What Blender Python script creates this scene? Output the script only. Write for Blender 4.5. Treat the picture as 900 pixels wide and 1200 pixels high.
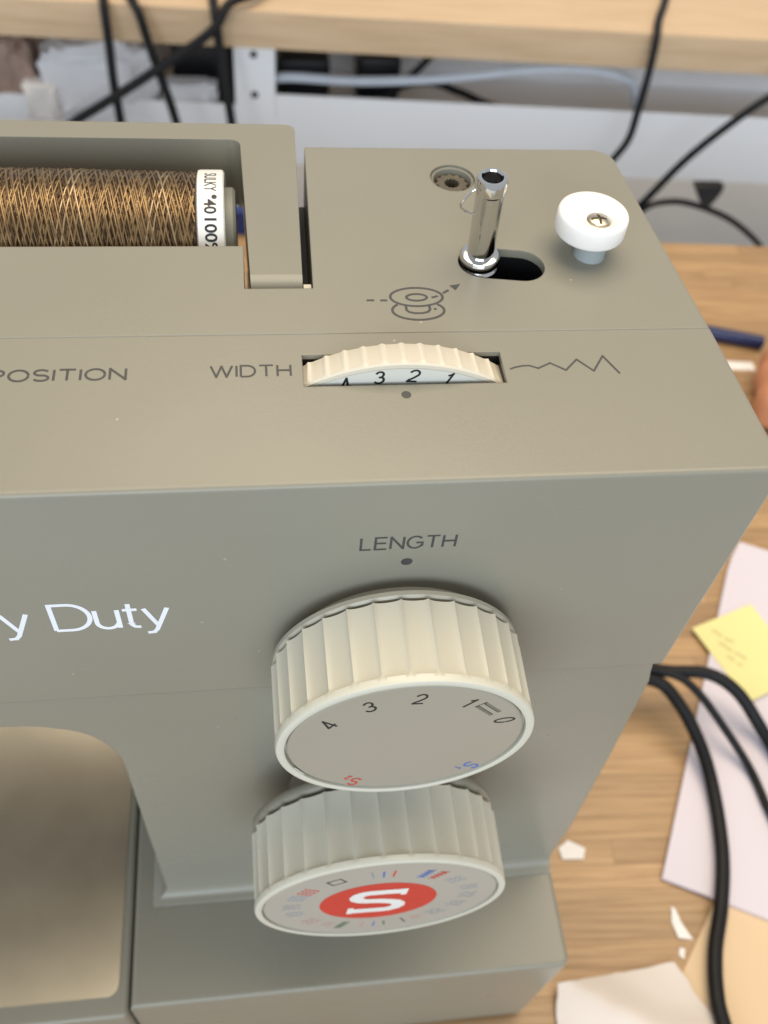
import bpy, bmesh, math, random
from mathutils import Vector, Matrix
random.seed(7)
PI = math.pi
for o in list(bpy.data.objects): bpy.data.objects.remove(o)
SC = bpy.context.scene
COL = SC.collection
ZT = 262.0            # work coordinates are millimetres with z = 0 on the machine's top; the desk top is at z = -262
def W(p): return Vector((p[0]/1000, p[1]/1000, (p[2]+ZT)/1000))

# ---------------------------------------------------------------- camera
cam_d = bpy.data.cameras.new('camera'); cam = bpy.data.objects.new('camera', cam_d); COL.objects.link(cam)
cr = Vector((0.99138928, -0.10583262, 0.07711524)); cu = Vector((0.03752318, 0.79380315, 0.60701612)); cf = Vector((0.12545643, 0.59889567, -0.7909391))
M = Matrix((cr, cu, -cf)).transposed().to_4x4(); M.translation = W((-22.739, -85.981, 106.629)); cam.matrix_world = M
cam_d.sensor_fit = 'HORIZONTAL'; cam_d.sensor_width = 36; cam_d.lens = 36*1126.6/900
cam_d.clip_start = 0.005; cam_d.clip_end = 50
cam_d.dof.use_dof = True; cam_d.dof.focus_distance = 0.156; cam_d.dof.aperture_fstop = 31
SC.camera = cam

# ---------------------------------------------------------------- world and lamps
world = bpy.data.worlds.new('World'); SC.world = world; world.use_nodes = True
bg = world.node_tree.nodes['Background']; bg.inputs[0].default_value = (0.86, 0.92, 1.0, 1); bg.inputs[1].default_value = 0.5
def area(name, loc, target, sx, sy, power, color):
    d = bpy.data.lights.new(name, 'AREA'); d.shape = 'RECTANGLE'; d.size = sx; d.size_y = sy; d.energy = power; d.color = color
    o = bpy.data.objects.new(name, d); COL.objects.link(o); o.location = loc
    o.rotation_euler = (Vector(target)-Vector(loc)).to_track_quat('-Z', 'Y').to_euler()
    return o
area('ceiling_lamp', (0.25, 0.6, 2.1), (0, 0.2, 0.2), 2.0, 1.6, 43, (1.0, 0.83, 0.60))
area('window_light', (-0.5, -2.2, 0.95), (0, 0, 0.25), 2.6, 1.3, 47, (0.80, 0.90, 1.0))
SC.view_settings.view_transform = 'Standard'; SC.view_settings.look = 'None'
SC.view_settings.exposure = 0.14; SC.view_settings.gamma = 1.0

# ---------------------------------------------------------------- materials
def mat(name, col, rough=0.5, metal=0.0, vary=0.05, scale=60.0, bump=0.0, bscale=900.0, bevel=0.0, sss=0.0, rvary=0.06, coat=0.0, ior=1.46):
    m = bpy.data.materials.new(name); m.use_nodes = True
    nt = m.node_tree; N = nt.nodes; L = nt.links; b = N['Principled BSDF']
    b.inputs['Metallic'].default_value = metal; b.inputs['IOR'].default_value = ior
    tc = N.new('ShaderNodeTexCoord')
    nz = N.new('ShaderNodeTexNoise'); nz.inputs['Scale'].default_value = scale; nz.inputs['Detail'].default_value = 6
    L.new(tc.outputs['Object'], nz.inputs['Vector'])
    mr = N.new('ShaderNodeMapRange'); mr.inputs['From Min'].default_value = .25; mr.inputs['From Max'].default_value = .75
    mr.inputs['To Min'].default_value = 1-vary; mr.inputs['To Max'].default_value = 1+vary; L.new(nz.outputs['Fac'], mr.inputs['Value'])
    mx = N.new('ShaderNodeVectorMath'); mx.operation = 'SCALE'; mx.inputs[0].default_value = col; L.new(mr.outputs[0], mx.inputs['Scale'])
    L.new(mx.outputs[0], b.inputs['Base Color'])
    n2 = N.new('ShaderNodeTexNoise'); n2.inputs['Scale'].default_value = scale*1.7; n2.inputs['Detail'].default_value = 4; L.new(tc.outputs['Object'], n2.inputs['Vector'])
    r2 = N.new('ShaderNodeMapRange'); r2.inputs['To Min'].default_value = max(.02, rough-rvary); r2.inputs['To Max'].default_value = rough+rvary
    L.new(n2.outputs['Fac'], r2.inputs['Value']); L.new(r2.outputs[0], b.inputs['Roughness'])
    last = None
    if bevel:
        bv = N.new('ShaderNodeBevel'); bv.samples = 4; bv.inputs['Radius'].default_value = bevel/1000; last = bv.outputs[0]
    if bump:
        n3 = N.new('ShaderNodeTexNoise'); n3.inputs['Scale'].default_value = bscale; n3.inputs['Detail'].default_value = 3; L.new(tc.outputs['Object'], n3.inputs['Vector'])
        bp = N.new('ShaderNodeBump'); bp.inputs['Strength'].default_value = bump; bp.inputs['Distance'].default_value = 0.0002; L.new(n3.outputs['Fac'], bp.inputs['Height'])
        if last: L.new(last, bp.inputs['Normal'])
        last = bp.outputs[0]
    if last: L.new(last, b.inputs['Normal'])
    if sss:
        b.inputs['Subsurface Weight'].default_value = sss; b.inputs['Subsurface Radius'].default_value = (1, .8, .6); b.inputs['Subsurface Scale'].default_value = 0.002
    if coat: b.inputs['Coat Weight'].default_value = coat
    return m
M_BODY = mat('grey_beige_plastic', (.252, .238, .188), .30, vary=.035, scale=25, bump=.10, bscale=2400, bevel=.35, rvary=.09)
def dusty(m, col, amt):
    nt = m.node_tree; N = nt.nodes; L = nt.links; b = N['Principled BSDF']; src = b.inputs['Base Color'].links[0].from_socket
    tc = N.new('ShaderNodeTexCoord'); vo = N.new('ShaderNodeTexVoronoi'); vo.inputs['Scale'].default_value = 210; L.new(tc.outputs['Object'], vo.inputs['Vector'])
    lt = N.new('ShaderNodeMath'); lt.operation = 'LESS_THAN'; lt.inputs[1].default_value = .05; L.new(vo.outputs['Distance'], lt.inputs[0])
    sp_ = N.new('ShaderNodeSeparateColor'); L.new(vo.outputs['Color'], sp_.inputs[0])
    gt = N.new('ShaderNodeMath'); gt.operation = 'GREATER_THAN'; gt.inputs[1].default_value = 0.86; L.new(sp_.outputs[0], gt.inputs[0])
    mu = N.new('ShaderNodeMath'); mu.operation = 'MULTIPLY'; L.new(lt.outputs[0], mu.inputs[0]); L.new(gt.outputs[0], mu.inputs[1])
    m2 = N.new('ShaderNodeMath'); m2.operation = 'MULTIPLY'; m2.inputs[1].default_value = amt; L.new(mu.outputs[0], m2.inputs[0])
    mx = N.new('ShaderNodeMix'); mx.data_type = 'RGBA'; L.new(m2.outputs[0], mx.inputs['Factor']); L.new(src, mx.inputs['A']); mx.inputs['B'].default_value = (*col, 1)
    L.new(mx.outputs['Result'], b.inputs['Base Color'])
dusty(M_BODY, (.6, .57, .5), .38)
M_BODY2 = mat('grey_beige_plastic_handle', (.247, .233, .184), .30, vary=.03, scale=25, bump=.10, bscale=2600)
M_CREAM = mat('cream_plastic', (.61, .59, .49), .34, vary=.03, scale=40, bump=.05, bscale=1800)
M_CREAM2 = mat('cream_plastic_wheel', (.64, .59, .48), .38, vary=.03, scale=40)
M_FACE = mat('silver_beige_foil', (.37, .345, .28), .34, metal=.15, vary=.03, scale=30)
M_FACE2 = mat('pale_printed_foil', (.40, .375, .32), .40, vary=.03, scale=30)
M_COLLAR = mat('grey_cream_collar', (.40, .38, .31), .4)
M_WFACE = mat('white_wheel_face', (.66, .65, .58), .42, vary=.02)
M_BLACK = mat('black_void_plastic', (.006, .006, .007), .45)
M_INK = mat('dark_grey_ink', (.055, .054, .052), .5, vary=.15, scale=600)
M_INKB = mat('black_ink', (.015, .015, .017), .5)
M_WINK = mat('white_ink', (.80, .82, .84), .45)
M_RED = mat('red_print', (.56, .035, .028), .4, vary=.06, scale=300)
M_BLUE = mat('blue_print', (.07, .15, .46), .5)
M_GREYP = mat('blue_grey_print', (.26, .29, .335), .5)
M_PINK = mat('pink_print', (.53, .26, .24), .5)
M_GREEN = mat('dark_green_print', (.08, .16, .10), .5)
M_CHROME = mat('polished_chrome', (.70, .69, .67), .11, metal=1, vary=.03, rvary=.04)
M_BRASS = mat('brass_screw', (.52, .47, .38), .3, metal=1, vary=.15, scale=900)
M_NYLON = mat('white_nylon', (.86, .84, .80), .45, sss=.35, vary=.01)
M_POST = mat('grey_post_plastic', (.30, .33, .33), .4)
M_SOCK = mat('brown_socket', (.10, .085, .055), .45, vary=.2, scale=500)
M_STEEL = mat('satin_steel_plate', (.60, .545, .43), .42, metal=1, vary=.16, scale=28, bump=.03, bscale=500, rvary=.07)
M_PINC = mat('grey_spool_stop', (.20, .20, .165), .45)
M_LABEL = mat('white_spool_plastic', (.80, .79, .75), .4)
M_CORE = mat('dark_thread_core', (.055, .030, .014), .6)
def thread_mat(name, c):
    m = mat(name, c, .30, vary=.3, scale=400); b = m.node_tree.nodes['Principled BSDF']; b.inputs['Metallic'].default_value = .75; b.inputs['Specular IOR Level'].default_value = .6; return m
M_TH = [thread_mat('bronze_thread', (.28, .185, .09)), thread_mat('brown_thread', (.13, .08, .04)), thread_mat('gold_thread', (.42, .31, .18)), thread_mat('dark_thread', (.06, .035, .018))]
M_CABLE = mat('black_cable_rubber', (.005, .005, .006), .5, ior=1.35)
M_WCABLE = mat('white_cable', (.62, .68, .76), .4)
M_WMETAL = mat('white_lacquered_metal', (.92, .93, .95), .42, vary=.02, scale=8)
M_FLOOR = mat('pale_floor', (.52, .49, .45), .5, vary=.08, scale=5)
M_PAPER = mat('lilac_white_paper', (.66, .60, .645), .7, vary=.015, scale=20)
M_BEIGE = mat('apricot_paper', (.68, .50, .31), .7, vary=.02, scale=20)
M_TISSUE = mat('cream_white_paper', (.70, .63, .57), .8, vary=.02, scale=30)
M_SCRAP = mat('white_scrap_paper', (.82, .78, .74), .8)
M_YELLOW = mat('yellow_paper', (.78, .71, .31), .7, vary=.02)
M_PENCIL = mat('pencil_grey', (.42, .38, .22), .7)
M_NAVY = mat('navy_plastic', (.010, .018, .085), .35)
M_BLUEB = mat('blue_box_card', (.012, .035, .16), .4)
M_ORANGE = mat('salmon_fabric', (.60, .26, .13), .7, vary=.1, scale=60)
M_BAG = mat('white_plastic_film', (.74, .74, .76), .3, vary=.05)
M_BROWNB = mat('brown_card', (.36, .25, .20), .7, vary=.25, scale=40)
M_BLACKB = mat('black_adapter_plastic', (.012, .012, .014), .4)

def wood(name, c0, c1, c2, along=(3, 160, 160), vary=.16, rough=.42):
    m = bpy.data.materials.new(name); m.use_nodes = True; nt = m.node_tree; N = nt.nodes; L = nt.links; b = N['Principled BSDF']
    geo = N.new('ShaderNodeNewGeometry'); oi = N.new('ShaderNodeObjectInfo')
    rt = N.new('ShaderNodeMapping'); rt.inputs['Rotation'].default_value = (0, 0, math.radians(3.4)); L.new(geo.outputs['Position'], rt.inputs['Vector'])
    mp = N.new('ShaderNodeMapping'); mp.inputs['Scale'].default_value = along; L.new(rt.outputs[0], mp.inputs['Vector'])
    cb = N.new('ShaderNodeCombineXYZ'); ml = N.new('ShaderNodeMath'); ml.operation = 'MULTIPLY'; ml.inputs[1].default_value = 37; L.new(oi.outputs['Random'], ml.inputs[0])
    for i in range(3): L.new(ml.outputs[0], cb.inputs[i])
    ad = N.new('ShaderNodeVectorMath'); L.new(mp.outputs[0], ad.inputs[0]); L.new(cb.outputs[0], ad.inputs[1])
    nz = N.new('ShaderNodeTexNoise'); nz.inputs['Scale'].default_value = 3.0; nz.inputs['Detail'].default_value = 8; nz.inputs['Roughness'].default_value = .62; L.new(ad.outputs[0], nz.inputs['Vector'])
    rp = N.new('ShaderNodeValToRGB'); e = rp.color_ramp.elements; e[0].position = .28; e[0].color = (*c0, 1); e[1].position = .74; e[1].color = (*c2, 1); k = e.new(.5); k.color = (*c1, 1)
    L.new(nz.outputs['Fac'], rp.inputs['Fac'])
    mr = N.new('ShaderNodeMapRange'); mr.inputs['To Min'].default_value = 1-vary; mr.inputs['To Max'].default_value = 1+vary; L.new(oi.outputs['Random'], mr.inputs['Value'])
    sc = N.new('ShaderNodeVectorMath'); sc.operation = 'SCALE'; L.new(rp.outputs[0], sc.inputs[0]); L.new(mr.outputs[0], sc.inputs['Scale']); L.new(sc.outputs[0], b.inputs['Base Color'])
    b.inputs['Roughness'].default_value = rough
    bp = N.new('ShaderNodeBump'); bp.inputs['Strength'].default_value = .15; bp.inputs['Distance'].default_value = .0004; L.new(nz.outputs['Fac'], bp.inputs['Height']); L.new(bp.outputs[0], b.inputs['Normal'])
    return m
M_WOOD = wood('bamboo_strip_wood', (.26, .148, .062), (.385, .232, .106), (.47, .30, .148), (9, 190, 190))
M_WOODB = wood('wood_underlay', (.20, .10, .035), (.26, .14, .055), (.30, .17, .07), (9, 190, 190))
M_WOOD2 = wood('pale_oak_board', (.50, .345, .20), (.60, .43, .265), (.66, .49, .32), (5, 70, 70), 0.0)

# ---------------------------------------------------------------- mesh helpers (millimetres)
def shell(mb, th):
    """closes an open sheet into a thin slab hanging th below it"""
    bm = mb.bm; top = bm.faces[:]; mp = {v: bm.verts.new((v.co.x, v.co.y, v.co.z-th)) for v in bm.verts[:]}
    rim = [e for e in bm.edges if len(e.link_faces) == 1]
    for f in top: bm.faces.new([mp[v] for v in reversed(f.verts)]).smooth = f.smooth
    for e in rim: a, b = e.verts; bm.faces.new([a, b, mp[b], mp[a]])
class MB:
    def __init__(s): s.bm = bmesh.new(); s.mi = 0
    def face(s, vs, smooth=True):
        try: f = s.bm.faces.new(vs); f.material_index = s.mi; f.smooth = smooth; return f
        except ValueError: return None
    def v(s, p): return s.bm.verts.new(p)
    def box(s, x0, x1, y0, y1, z0, z1):
        V = [s.v((x, y, z)) for z in (z0, z1) for y in (y0, y1) for x in (x0, x1)]
        for q in ((0,2,3,1), (4,5,7,6), (0,1,5,4), (2,6,7,3), (0,4,6,2), (1,3,7,5)): s.face([V[i] for i in q])
        return s
    def prism(s, poly, a0, a1, axis='y'):
        f = {'y': lambda p, a: (p[0], a, p[1]), 'z': lambda p, a: (p[0], p[1], a), 'x': lambda p, a: (a, p[0], p[1])}[axis]
        A = [s.v(f(p, a0)) for p in poly]; B = [s.v(f(p, a1)) for p in poly]; n = len(poly)
        s.face(A); s.face(B[::-1])
        for i in range(n): s.face([A[i], B[i], B[(i+1) % n], A[(i+1) % n]])
        return s
    def lathe(s, prof, c, axis='z', seg=48, tilt=None, caps=True):
        u, v, w = {'z': ((1,0,0), (0,1,0), (0,0,1)), 'y': ((1,0,0), (0,0,1), (0,-1,0)), 'x': ((0,1,0), (0,0,1), (1,0,0))}[axis]
        u, v, w = Vector(u), Vector(v), Vector(w)
        if tilt: w = Vector(tilt).normalized(); u = (u-w*u.dot(w)).normalized(); v = w.cross(u)
        c = Vector(c); R = []
        for r, h in prof:
            R.append([s.v(c+w*h+(u*math.cos(2*PI*i/seg)+v*math.sin(2*PI*i/seg))*max(r, .001)) for i in range(seg)])
        for a, b in zip(R, R[1:]):
            for i in range(seg): s.face([a[i], a[(i+1) % seg], b[(i+1) % seg], b[i]])
        if caps: s.face(R[0][::-1]); s.face(R[-1])
        return s
    def tube(s, pts, r, seg=8, caps=True):
        P = [Vector(p) for p in pts]; n = len(P); rings = []; N = None
        for i in range(n):
            t = (P[min(i+1, n-1)]-P[max(i-1, 0)]).normalized()
            if N is None: N = t.orthogonal().normalized()
            N = (N-t*N.dot(t)).normalized(); B = t.cross(N); rr = r[i] if isinstance(r, (list, tuple)) else r
            rings.append([s.v(P[i]+(N*math.cos(2*PI*k/seg)+B*math.sin(2*PI*k/seg))*rr) for k in range(seg)])
        for a, b in zip(rings, rings[1:]):
            for k in range(seg): s.face([a[k], a[(k+1) % seg], b[(k+1) % seg], b[k]])
        if caps: s.face(rings[0][::-1]); s.face(rings[-1])
        return s
    def bevel(s, pred, w, seg=4):
        es = [e for e in s.bm.edges if pred((e.verts[0].co+e.verts[1].co)/2, (e.verts[1].co-e.verts[0].co).normalized())]
        r = bmesh.ops.bevel(s.bm, geom=es, offset=w, offset_type='OFFSET', segments=seg, profile=.5, affect='EDGES', clamp_overlap=True)
        for f in s.bm.faces: f.smooth = True
        return s
    def build(s, name, mats, parent=None, sharp=35, wn=False, origin=None, recalc=True):
        if recalc: bmesh.ops.recalc_face_normals(s.bm, faces=s.bm.faces)
        o0 = W(origin) if origin else (parent_loc(parent) if parent else Vector((0, 0, 0)))
        for v in s.bm.verts: v.co = W(v.co)-o0
        me = bpy.data.meshes.new(name); s.bm.to_mesh(me); s.bm.free()
        for m in (mats if isinstance(mats, (list, tuple)) else [mats]): me.materials.append(m)
        me.set_sharp_from_angle(angle=math.radians(sharp))
        o = bpy.data.objects.new(name, me); COL.objects.link(o)
        if parent: o.parent = parent; o.location = o0-parent_loc(parent)
        else: o.location = o0
        if wn:
            md = o.modifiers.new('weighted', 'WEIGHTED_NORMAL'); md.keep_sharp = True; md.weight = 100
        return o
def parent_loc(o):
    l = Vector((0, 0, 0))
    while o: l = l+o.location; o = o.parent
    return l
def thing(name, label, cat, loc, group=None):
    o = bpy.data.objects.new(name, None); COL.objects.link(o); o.empty_display_size = .02; o.location = W(loc)
    return tag(o, label, cat, group)
def tag(o, label, cat, group=None):
    o['label'] = label; o['category'] = cat
    if group: o['group'] = group
    return o
def cut(o, cutters):
    for c in cutters:
        md = o.modifiers.new('b', 'BOOLEAN'); md.object = c; md.operation = 'DIFFERENCE'; md.solver = 'EXACT'
    bpy.context.view_layer.update()
    ev = o.evaluated_get(bpy.context.evaluated_depsgraph_get()); me = bpy.data.meshes.new_from_object(ev)
    o.modifiers.clear(); old = o.data; o.data = me; me.name = old.name; bpy.data.meshes.remove(old)
    for c in cutters:
        m = c.data; bpy.data.objects.remove(c); bpy.data.meshes.remove(m)
    for p in me.polygons: p.use_smooth = True
    me.set_sharp_from_angle(angle=math.radians(35))
    md = o.modifiers.new('weighted', 'WEIGHTED_NORMAL'); md.keep_sharp = True; md.weight = 100
def catmull(pts, n=8):
    P = [Vector(p) for p in pts]; P = [2*P[0]-P[1]]+P+[2*P[-1]-P[-2]]; out = []
    for i in range(1, len(P)-2):
        a, b, c, d = P[i-1:i+3]
        for k in range(n):
            t = k/n; out.append(.5*((2*b)+(c-a)*t+(2*a-5*b+4*c-d)*t*t+(3*b-a-3*c+d)*t**3))
    out.append(P[-2]); return out
# flat print: maps (u, v) of a drawing on to a surface
def on_top(x, y, ang=0, z=.03):
    c, s = math.cos(ang), math.sin(ang); return lambda u, v: (x+c*u-s*v, y+s*u+c*v, z)
def on_front(x, zz, ang=0, Y=-.03):
    c, s = math.cos(ang), math.sin(ang); return lambda u, v: (x+c*u-s*v, Y, zz+s*u+c*v)
_txt = {}
def text_geo(t, offset=0.0):
    k = (t, offset)
    if k not in _txt:
        cu_ = bpy.data.curves.new('t', 'FONT'); cu_.body = t; cu_.size = 1; cu_.offset = offset; cu_.resolution_u = 6; cu_.fill_mode = 'FRONT'
        ob = bpy.data.objects.new('t', cu_); COL.objects.link(ob); bpy.context.view_layer.update()
        me = bpy.data.meshes.new_from_object(ob.evaluated_get(bpy.context.evaluated_depsgraph_get()))
        vs = [(v.co.x, v.co.y) for v in me.vertices]; fs = [tuple(p.vertices) for p in me.polygons]
        bpy.data.objects.remove(ob); bpy.data.curves.remove(cu_); bpy.data.meshes.remove(me)
        x0 = min(v[0] for v in vs); x1 = max(v[0] for v in vs); y0 = min(v[1] for v in vs); y1 = max(v[1] for v in vs)
        _txt[k] = (vs, fs, x0, x1, y0, y1)
    return _txt[k]
def letter(mb, t, w, h, f, offset=0.0, slant=0.0, subdiv=0):
    """text fitted to w x h (mm), centred on the mapping's origin"""
    vs, fs, x0, x1, y0, y1 = text_geo(t, offset)
    V = []
    for x, y in vs:
        u = ((x-x0)/(x1-x0)-.5)*w; v = ((y-y0)/(y1-y0)-.5)*h; V.append(mb.v(f(u+slant*v, v)))
    for q in fs: mb.face([V[i] for i in q], False)
    return mb
def arc_(cx, cy, rx, ry, a0, a1, n=14): return [(cx+rx*math.cos(math.radians(a0+(a1-a0)*i/n)), cy+ry*math.sin(math.radians(a0+(a1-a0)*i/n))) for i in range(n+1)]
GL = {
 'W': (1.3, [[(0, 1), (.34, 0), (.65, .97), (.96, 0), (1.3, 1)]]), 'I': (0, [[(0, 0), (0, 1)]]), 'T': (.85, [[(0, 1), (.85, 1)], [(.425, .999), (.425, 0)]]),
 'D': (.86, [[(0, 0), (0, 1), (.38, 1)]+arc_(.38, .5, .48, .5, 80, -80)+[(.38, 0), (0, 0)]]), 'H': (.8, [[(0, 0), (0, 1)], [(.8, 0), (.8, 1)], [(.001, .52), (.799, .52)]]),
 'L': (.66, [[(0, 1), (0, 0), (.66, 0)]]), 'E': (.74, [[(.74, 1), (0, 1), (0, 0), (.74, 0)], [(.001, .52), (.68, .52)]]), 'N': (.82, [[(0, 0), (0, 1), (.82, 0), (.82, 1)]]),
 'G': (.95, [arc_(.5, .5, .5, .5, 40, 350, 24)[:-1]+[(.96, .2), (.96, .47), (.56, .47)]]), 'O': (1.0, [arc_(.5, .5, .5, .5, 0, 356, 30)]),
 'P': (.76, [[(0, 0), (0, 1), (.48, 1)]+arc_(.48, .74, .28, .26, 80, -80)+[(.48, .48), (.001, .48)]]),
 'S': (.78, [arc_(.39, .745, .36, .255, 25, 250, 14)+arc_(.39, .255, .38, .255, 70, -155, 14)]),
 '0': (.56, [arc_(.28, .5, .28, .5, 0, 356, 26)]), '1': (.26, [[(0, .76), (.14, .83), (.26, 1), (.26, 0)]]),
 '2': (.58, [arc_(.29, .71, .28, .29, 165, -30, 12)+[(.3, .3), (.06, .12), (.0, 0), (.58, 0)]]), '3': (.58, [arc_(.28, .75, .25, .25, 160, -75, 12)+[(.22, .51)], arc_(.28, .265, .29, .265, 70, -165, 14)]),
 '4': (.62, [[(.62, .26), (0, .26), (.44, 1), (.44, 0)]]), '5': (.58, [[(.54, 1), (.1, 1), (.03, .5)]+arc_(.28, .32, .29, .32, 120, -160, 14)]),
 'e': (.58, [[(.02, .38), (.56, .38)]+arc_(.29, .36, .28, .36, 10, 320, 18)]), 'a': (.54, [arc_(.27, .5, .24, .22, 150, 0, 8)+[(.5, 0)], [(.5, .42), (.2, .38)]+arc_(.2, .19, .19, .19, 100, 300, 10)+[(.5, .16)]]),
 'v': (.54, [[(0, .72), (.27, 0), (.54, .72)]]), 'y': (.56, [[(0, .72), (.285, .03)], [(.56, .72), (.24, -.14), (.16, -.24), (.0, -.26)]]),
 'u': (.52, [[(0, .72), (0, .25)]+arc_(.25, .24, .25, .24, 180, 330, 10)+[(.52, .22)], [(.52, .72), (.52, 0)]]), 't': (.36, [[(.15, .93), (.15, .17)]+arc_(.3, .17, .15, .17, 180, 280, 6)+[(.36, .005)], [(0, .70), (.34, .70)]]),
 ' ': (.12, [])}
def glyphs(mb, t, w, h, f, sw, gap=.26, slant=0.0):
    """monoline lettering fitted to w x h mm (cap height), centred on the mapping's origin"""
    tot = sum(GL[c][0] for c in t)+gap*(len(t)-1); kx = (w-sw)/tot if tot else 1; ky = h-sw; x = 0
    for c in t:
        lift = 0.0
        for pl_ in GL[c][1]:
            pts = [(((x+px)*kx-(w-sw)/2)+slant*(py-.5)*ky, (py-.5)*ky) for px, py in pl_]
            g = (lambda u, v, q=lift: tuple(a+b for a, b in zip(f(u, v), nrm(f, q)))); stroke(mb, pts, sw, g); lift += .012
        x += GL[c][0]+gap
    return mb
def nrm(f, q):
    a, b, c = Vector(f(0, 0)), Vector(f(1, 0)), Vector(f(0, 1)); n = (b-a).cross(c-a).normalized()
    return n*q
def stroke(mb, pts, w, f, closed=False):
    P = [Vector(p) for p in pts]; n = len(P)
    if closed and n <= 6: P.append(P[0]); n += 1; closed = False
    sharp = [i for i in range(1, n-1) if not closed and (P[i]-P[i-1]).angle(P[i+1]-P[i], 0) > .7]
    if not sharp: return stroke_(mb, P, w, f, closed)
    cuts = [0]+sharp+[n-1]; lift = 0.0
    for a, b in zip(cuts, cuts[1:]):
        q = P[a:b+1]; q = [v.copy() for v in q]
        if a > 0: q[0] = q[0]-(q[1]-q[0]).normalized()*w*.42
        if b < n-1: q[-1] = q[-1]+(q[-1]-q[-2]).normalized()*w*.42
        o = nrm(f, lift); stroke_(mb, q, w, (lambda u, v, o=o: tuple(x+y for x, y in zip(f(u, v), o))), False); lift += .004
    return mb
def stroke_(mb, pts, w, f, closed=False):
    P = [Vector(p) for p in pts]; n = len(P); L = []; R = []
    for i in range(n):
        a = P[(i-1) % n] if closed or i > 0 else P[i]; b = P[(i+1) % n] if closed or i < n-1 else P[i]
        t = (b-a).normalized(); nn = Vector((-t.y, t.x))*w/2
        if 0 < i < n-1 or closed:
            d1 = (P[i]-P[(i-1) % n]).normalized(); k = abs(d1.dot(t)); nn = nn/max(k, .5)
        L.append(mb.v(f(*(P[i]+nn)))); R.append(mb.v(f(*(P[i]-nn))))
    for i in range(n if closed else n-1):
        j = (i+1) % n; mb.face([L[i], R[i], R[j], L[j]], False)
    return mb
def disc(mb, r, f, n=28, c=(0, 0), ry=None):
    ry = ry or r; mb.face([mb.v(f(c[0]+r*math.cos(2*PI*i/n), c[1]+ry*math.sin(2*PI*i/n))) for i in range(n)], False); return mb
def ell(cx, cy, rx, ry, a0=0, a1=360, n=36):
    return [(cx+rx*math.cos(math.radians(a0+(a1-a0)*i/n)), cy+ry*math.sin(math.radians(a0+(a1-a0)*i/n))) for i in range(n+(0 if a1-a0 == 360 else 1))]

# ================================================================ SETTING: floor, the desk it stands on, the desk behind
mb = MB(); mb.box(-3000, 3500, -1500, 4500, -1002, -992); fl = mb.build('floor', M_FLOOR); fl['kind'] = 'structure'

ROT = -math.radians(3.4); cR, sR = math.cos(ROT), math.sin(ROT)
def rot(p, c=(0, 0)): return (c[0]+cR*p[0]-sR*p[1], c[1]+sR*p[0]+cR*p[1])
desk = thing('desk', 'honey coloured bamboo strip desk top carrying the sewing machine and papers', 'desk', (100, 120, -992))
X0, X1, Y0, Y1 = -480, 760, -165, 414.5          # desk in its own turned frame
def rbox(mb, x0, x1, y0, y1, z0, z1):
    mb.prism([rot(p) for p in ((x0, y0), (x1, y0), (x1, y1), (x0, y1))], z0, z1, 'z'); return mb
rbox(MB(), X0, X1, Y0, Y1, -287, -262.7).build('table_slab', M_WOODB, desk)
unit = bpy.data.meshes.new('wood_strip')
bmu = bmesh.new(); bmesh.ops.create_cube(bmu, size=1); bmu.to_mesh(unit); bmu.free(); unit.materials.append(M_WOOD)
pitch = 9.05; rows = int((Y1-Y0)/pitch)
for r in range(rows):
    y = Y0+pitch*(r+.5); x = X0-random.uniform(0, 250)
    while x < X1:
        ln = random.uniform(330, 520); a, b = max(x, X0), min(x+ln, X1); x += ln
        if b-a < 5: continue
        o = bpy.data.objects.new('wood_strip', unit); COL.objects.link(o); o.parent = desk
        h = .9; c = rot(((a+b)/2, y)); o.location = W((c[0], c[1], -262-h/2-random.uniform(0, .05)))-desk.location
        o.rotation_euler = (0, 0, ROT); o.scale = ((b-a-.12)/1000, (pitch-.10)/1000, h/1000)
for lx, ly in ((X0+60, Y0+60), (X1-60, Y0+60), (X0+60, Y1-60), (X1-60, Y1-60)):
    rbox(MB(), lx-25, lx+25, ly-25, ly+25, -992, -287).build('leg', M_WMETAL, desk)

far = thing('desk', 'pale oak desk behind the machine with white metal frame and cable gap', 'desk', (100, 950, -992))
FX0, FX1, FY0 = -1000, 1100, 693                  # far desk's front edge
mb = rbox(MB(), FX0, FX1, FY0, FY0+640, -292, -262); mb.bevel(lambda m, d: m.z > -262.1 and abs(d.x) > .9 and m.y < 800, 1.5, 3).build('desk_top', M_WOOD2, far)
rbox(MB(), -40, FX1-50, FY0+12, FY0+14, -404, -338).build('frame_beam', M_WMETAL, far)
rbox(MB(), FX0+50, -40.5, FY0+12, FY0+14, -371.8, -349).build('tray_front_lip', M_WMETAL, far)
rbox(MB(), FX0+50, FX1-50, FY0+14.3, FY0+120, -372, -370).build('cable_tray', M_WMETAL, far)
rbox(MB(), FX0+50, FX1-50, FY0+120.2, FY0+122, -372, -345).build('tray_rear_lip', M_WMETAL, far)
br = rbox(MB(), -74, -40, FY0+9, FY0+11.4, -402, -292.3).build('bracket', M_WMETAL, far)
for zz in (-302, -337):
    c = rot((-57.5, FY0+9)); MB().lathe([(3.2, -.5), (3.2, .5), (2.6, 1.0), (.01, 1.0)], (c[0], c[1], zz), 'y', 16).build('bolt', M_INK, br)
for lx in (FX0+120, FX1-120):
    for ly in (FY0+70, FY0+560): rbox(MB(), lx-30, lx+30, ly-30, ly+30, -992, -292.2).build('leg', M_WMETAL, far)

# ================================================================ THE SEWING MACHINE
mach = thing('sewing_machine', 'grey-beige plastic sewing machine with two ribbed cream dials', 'sewing machine', (0, 30, -262))
XL = -262
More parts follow.
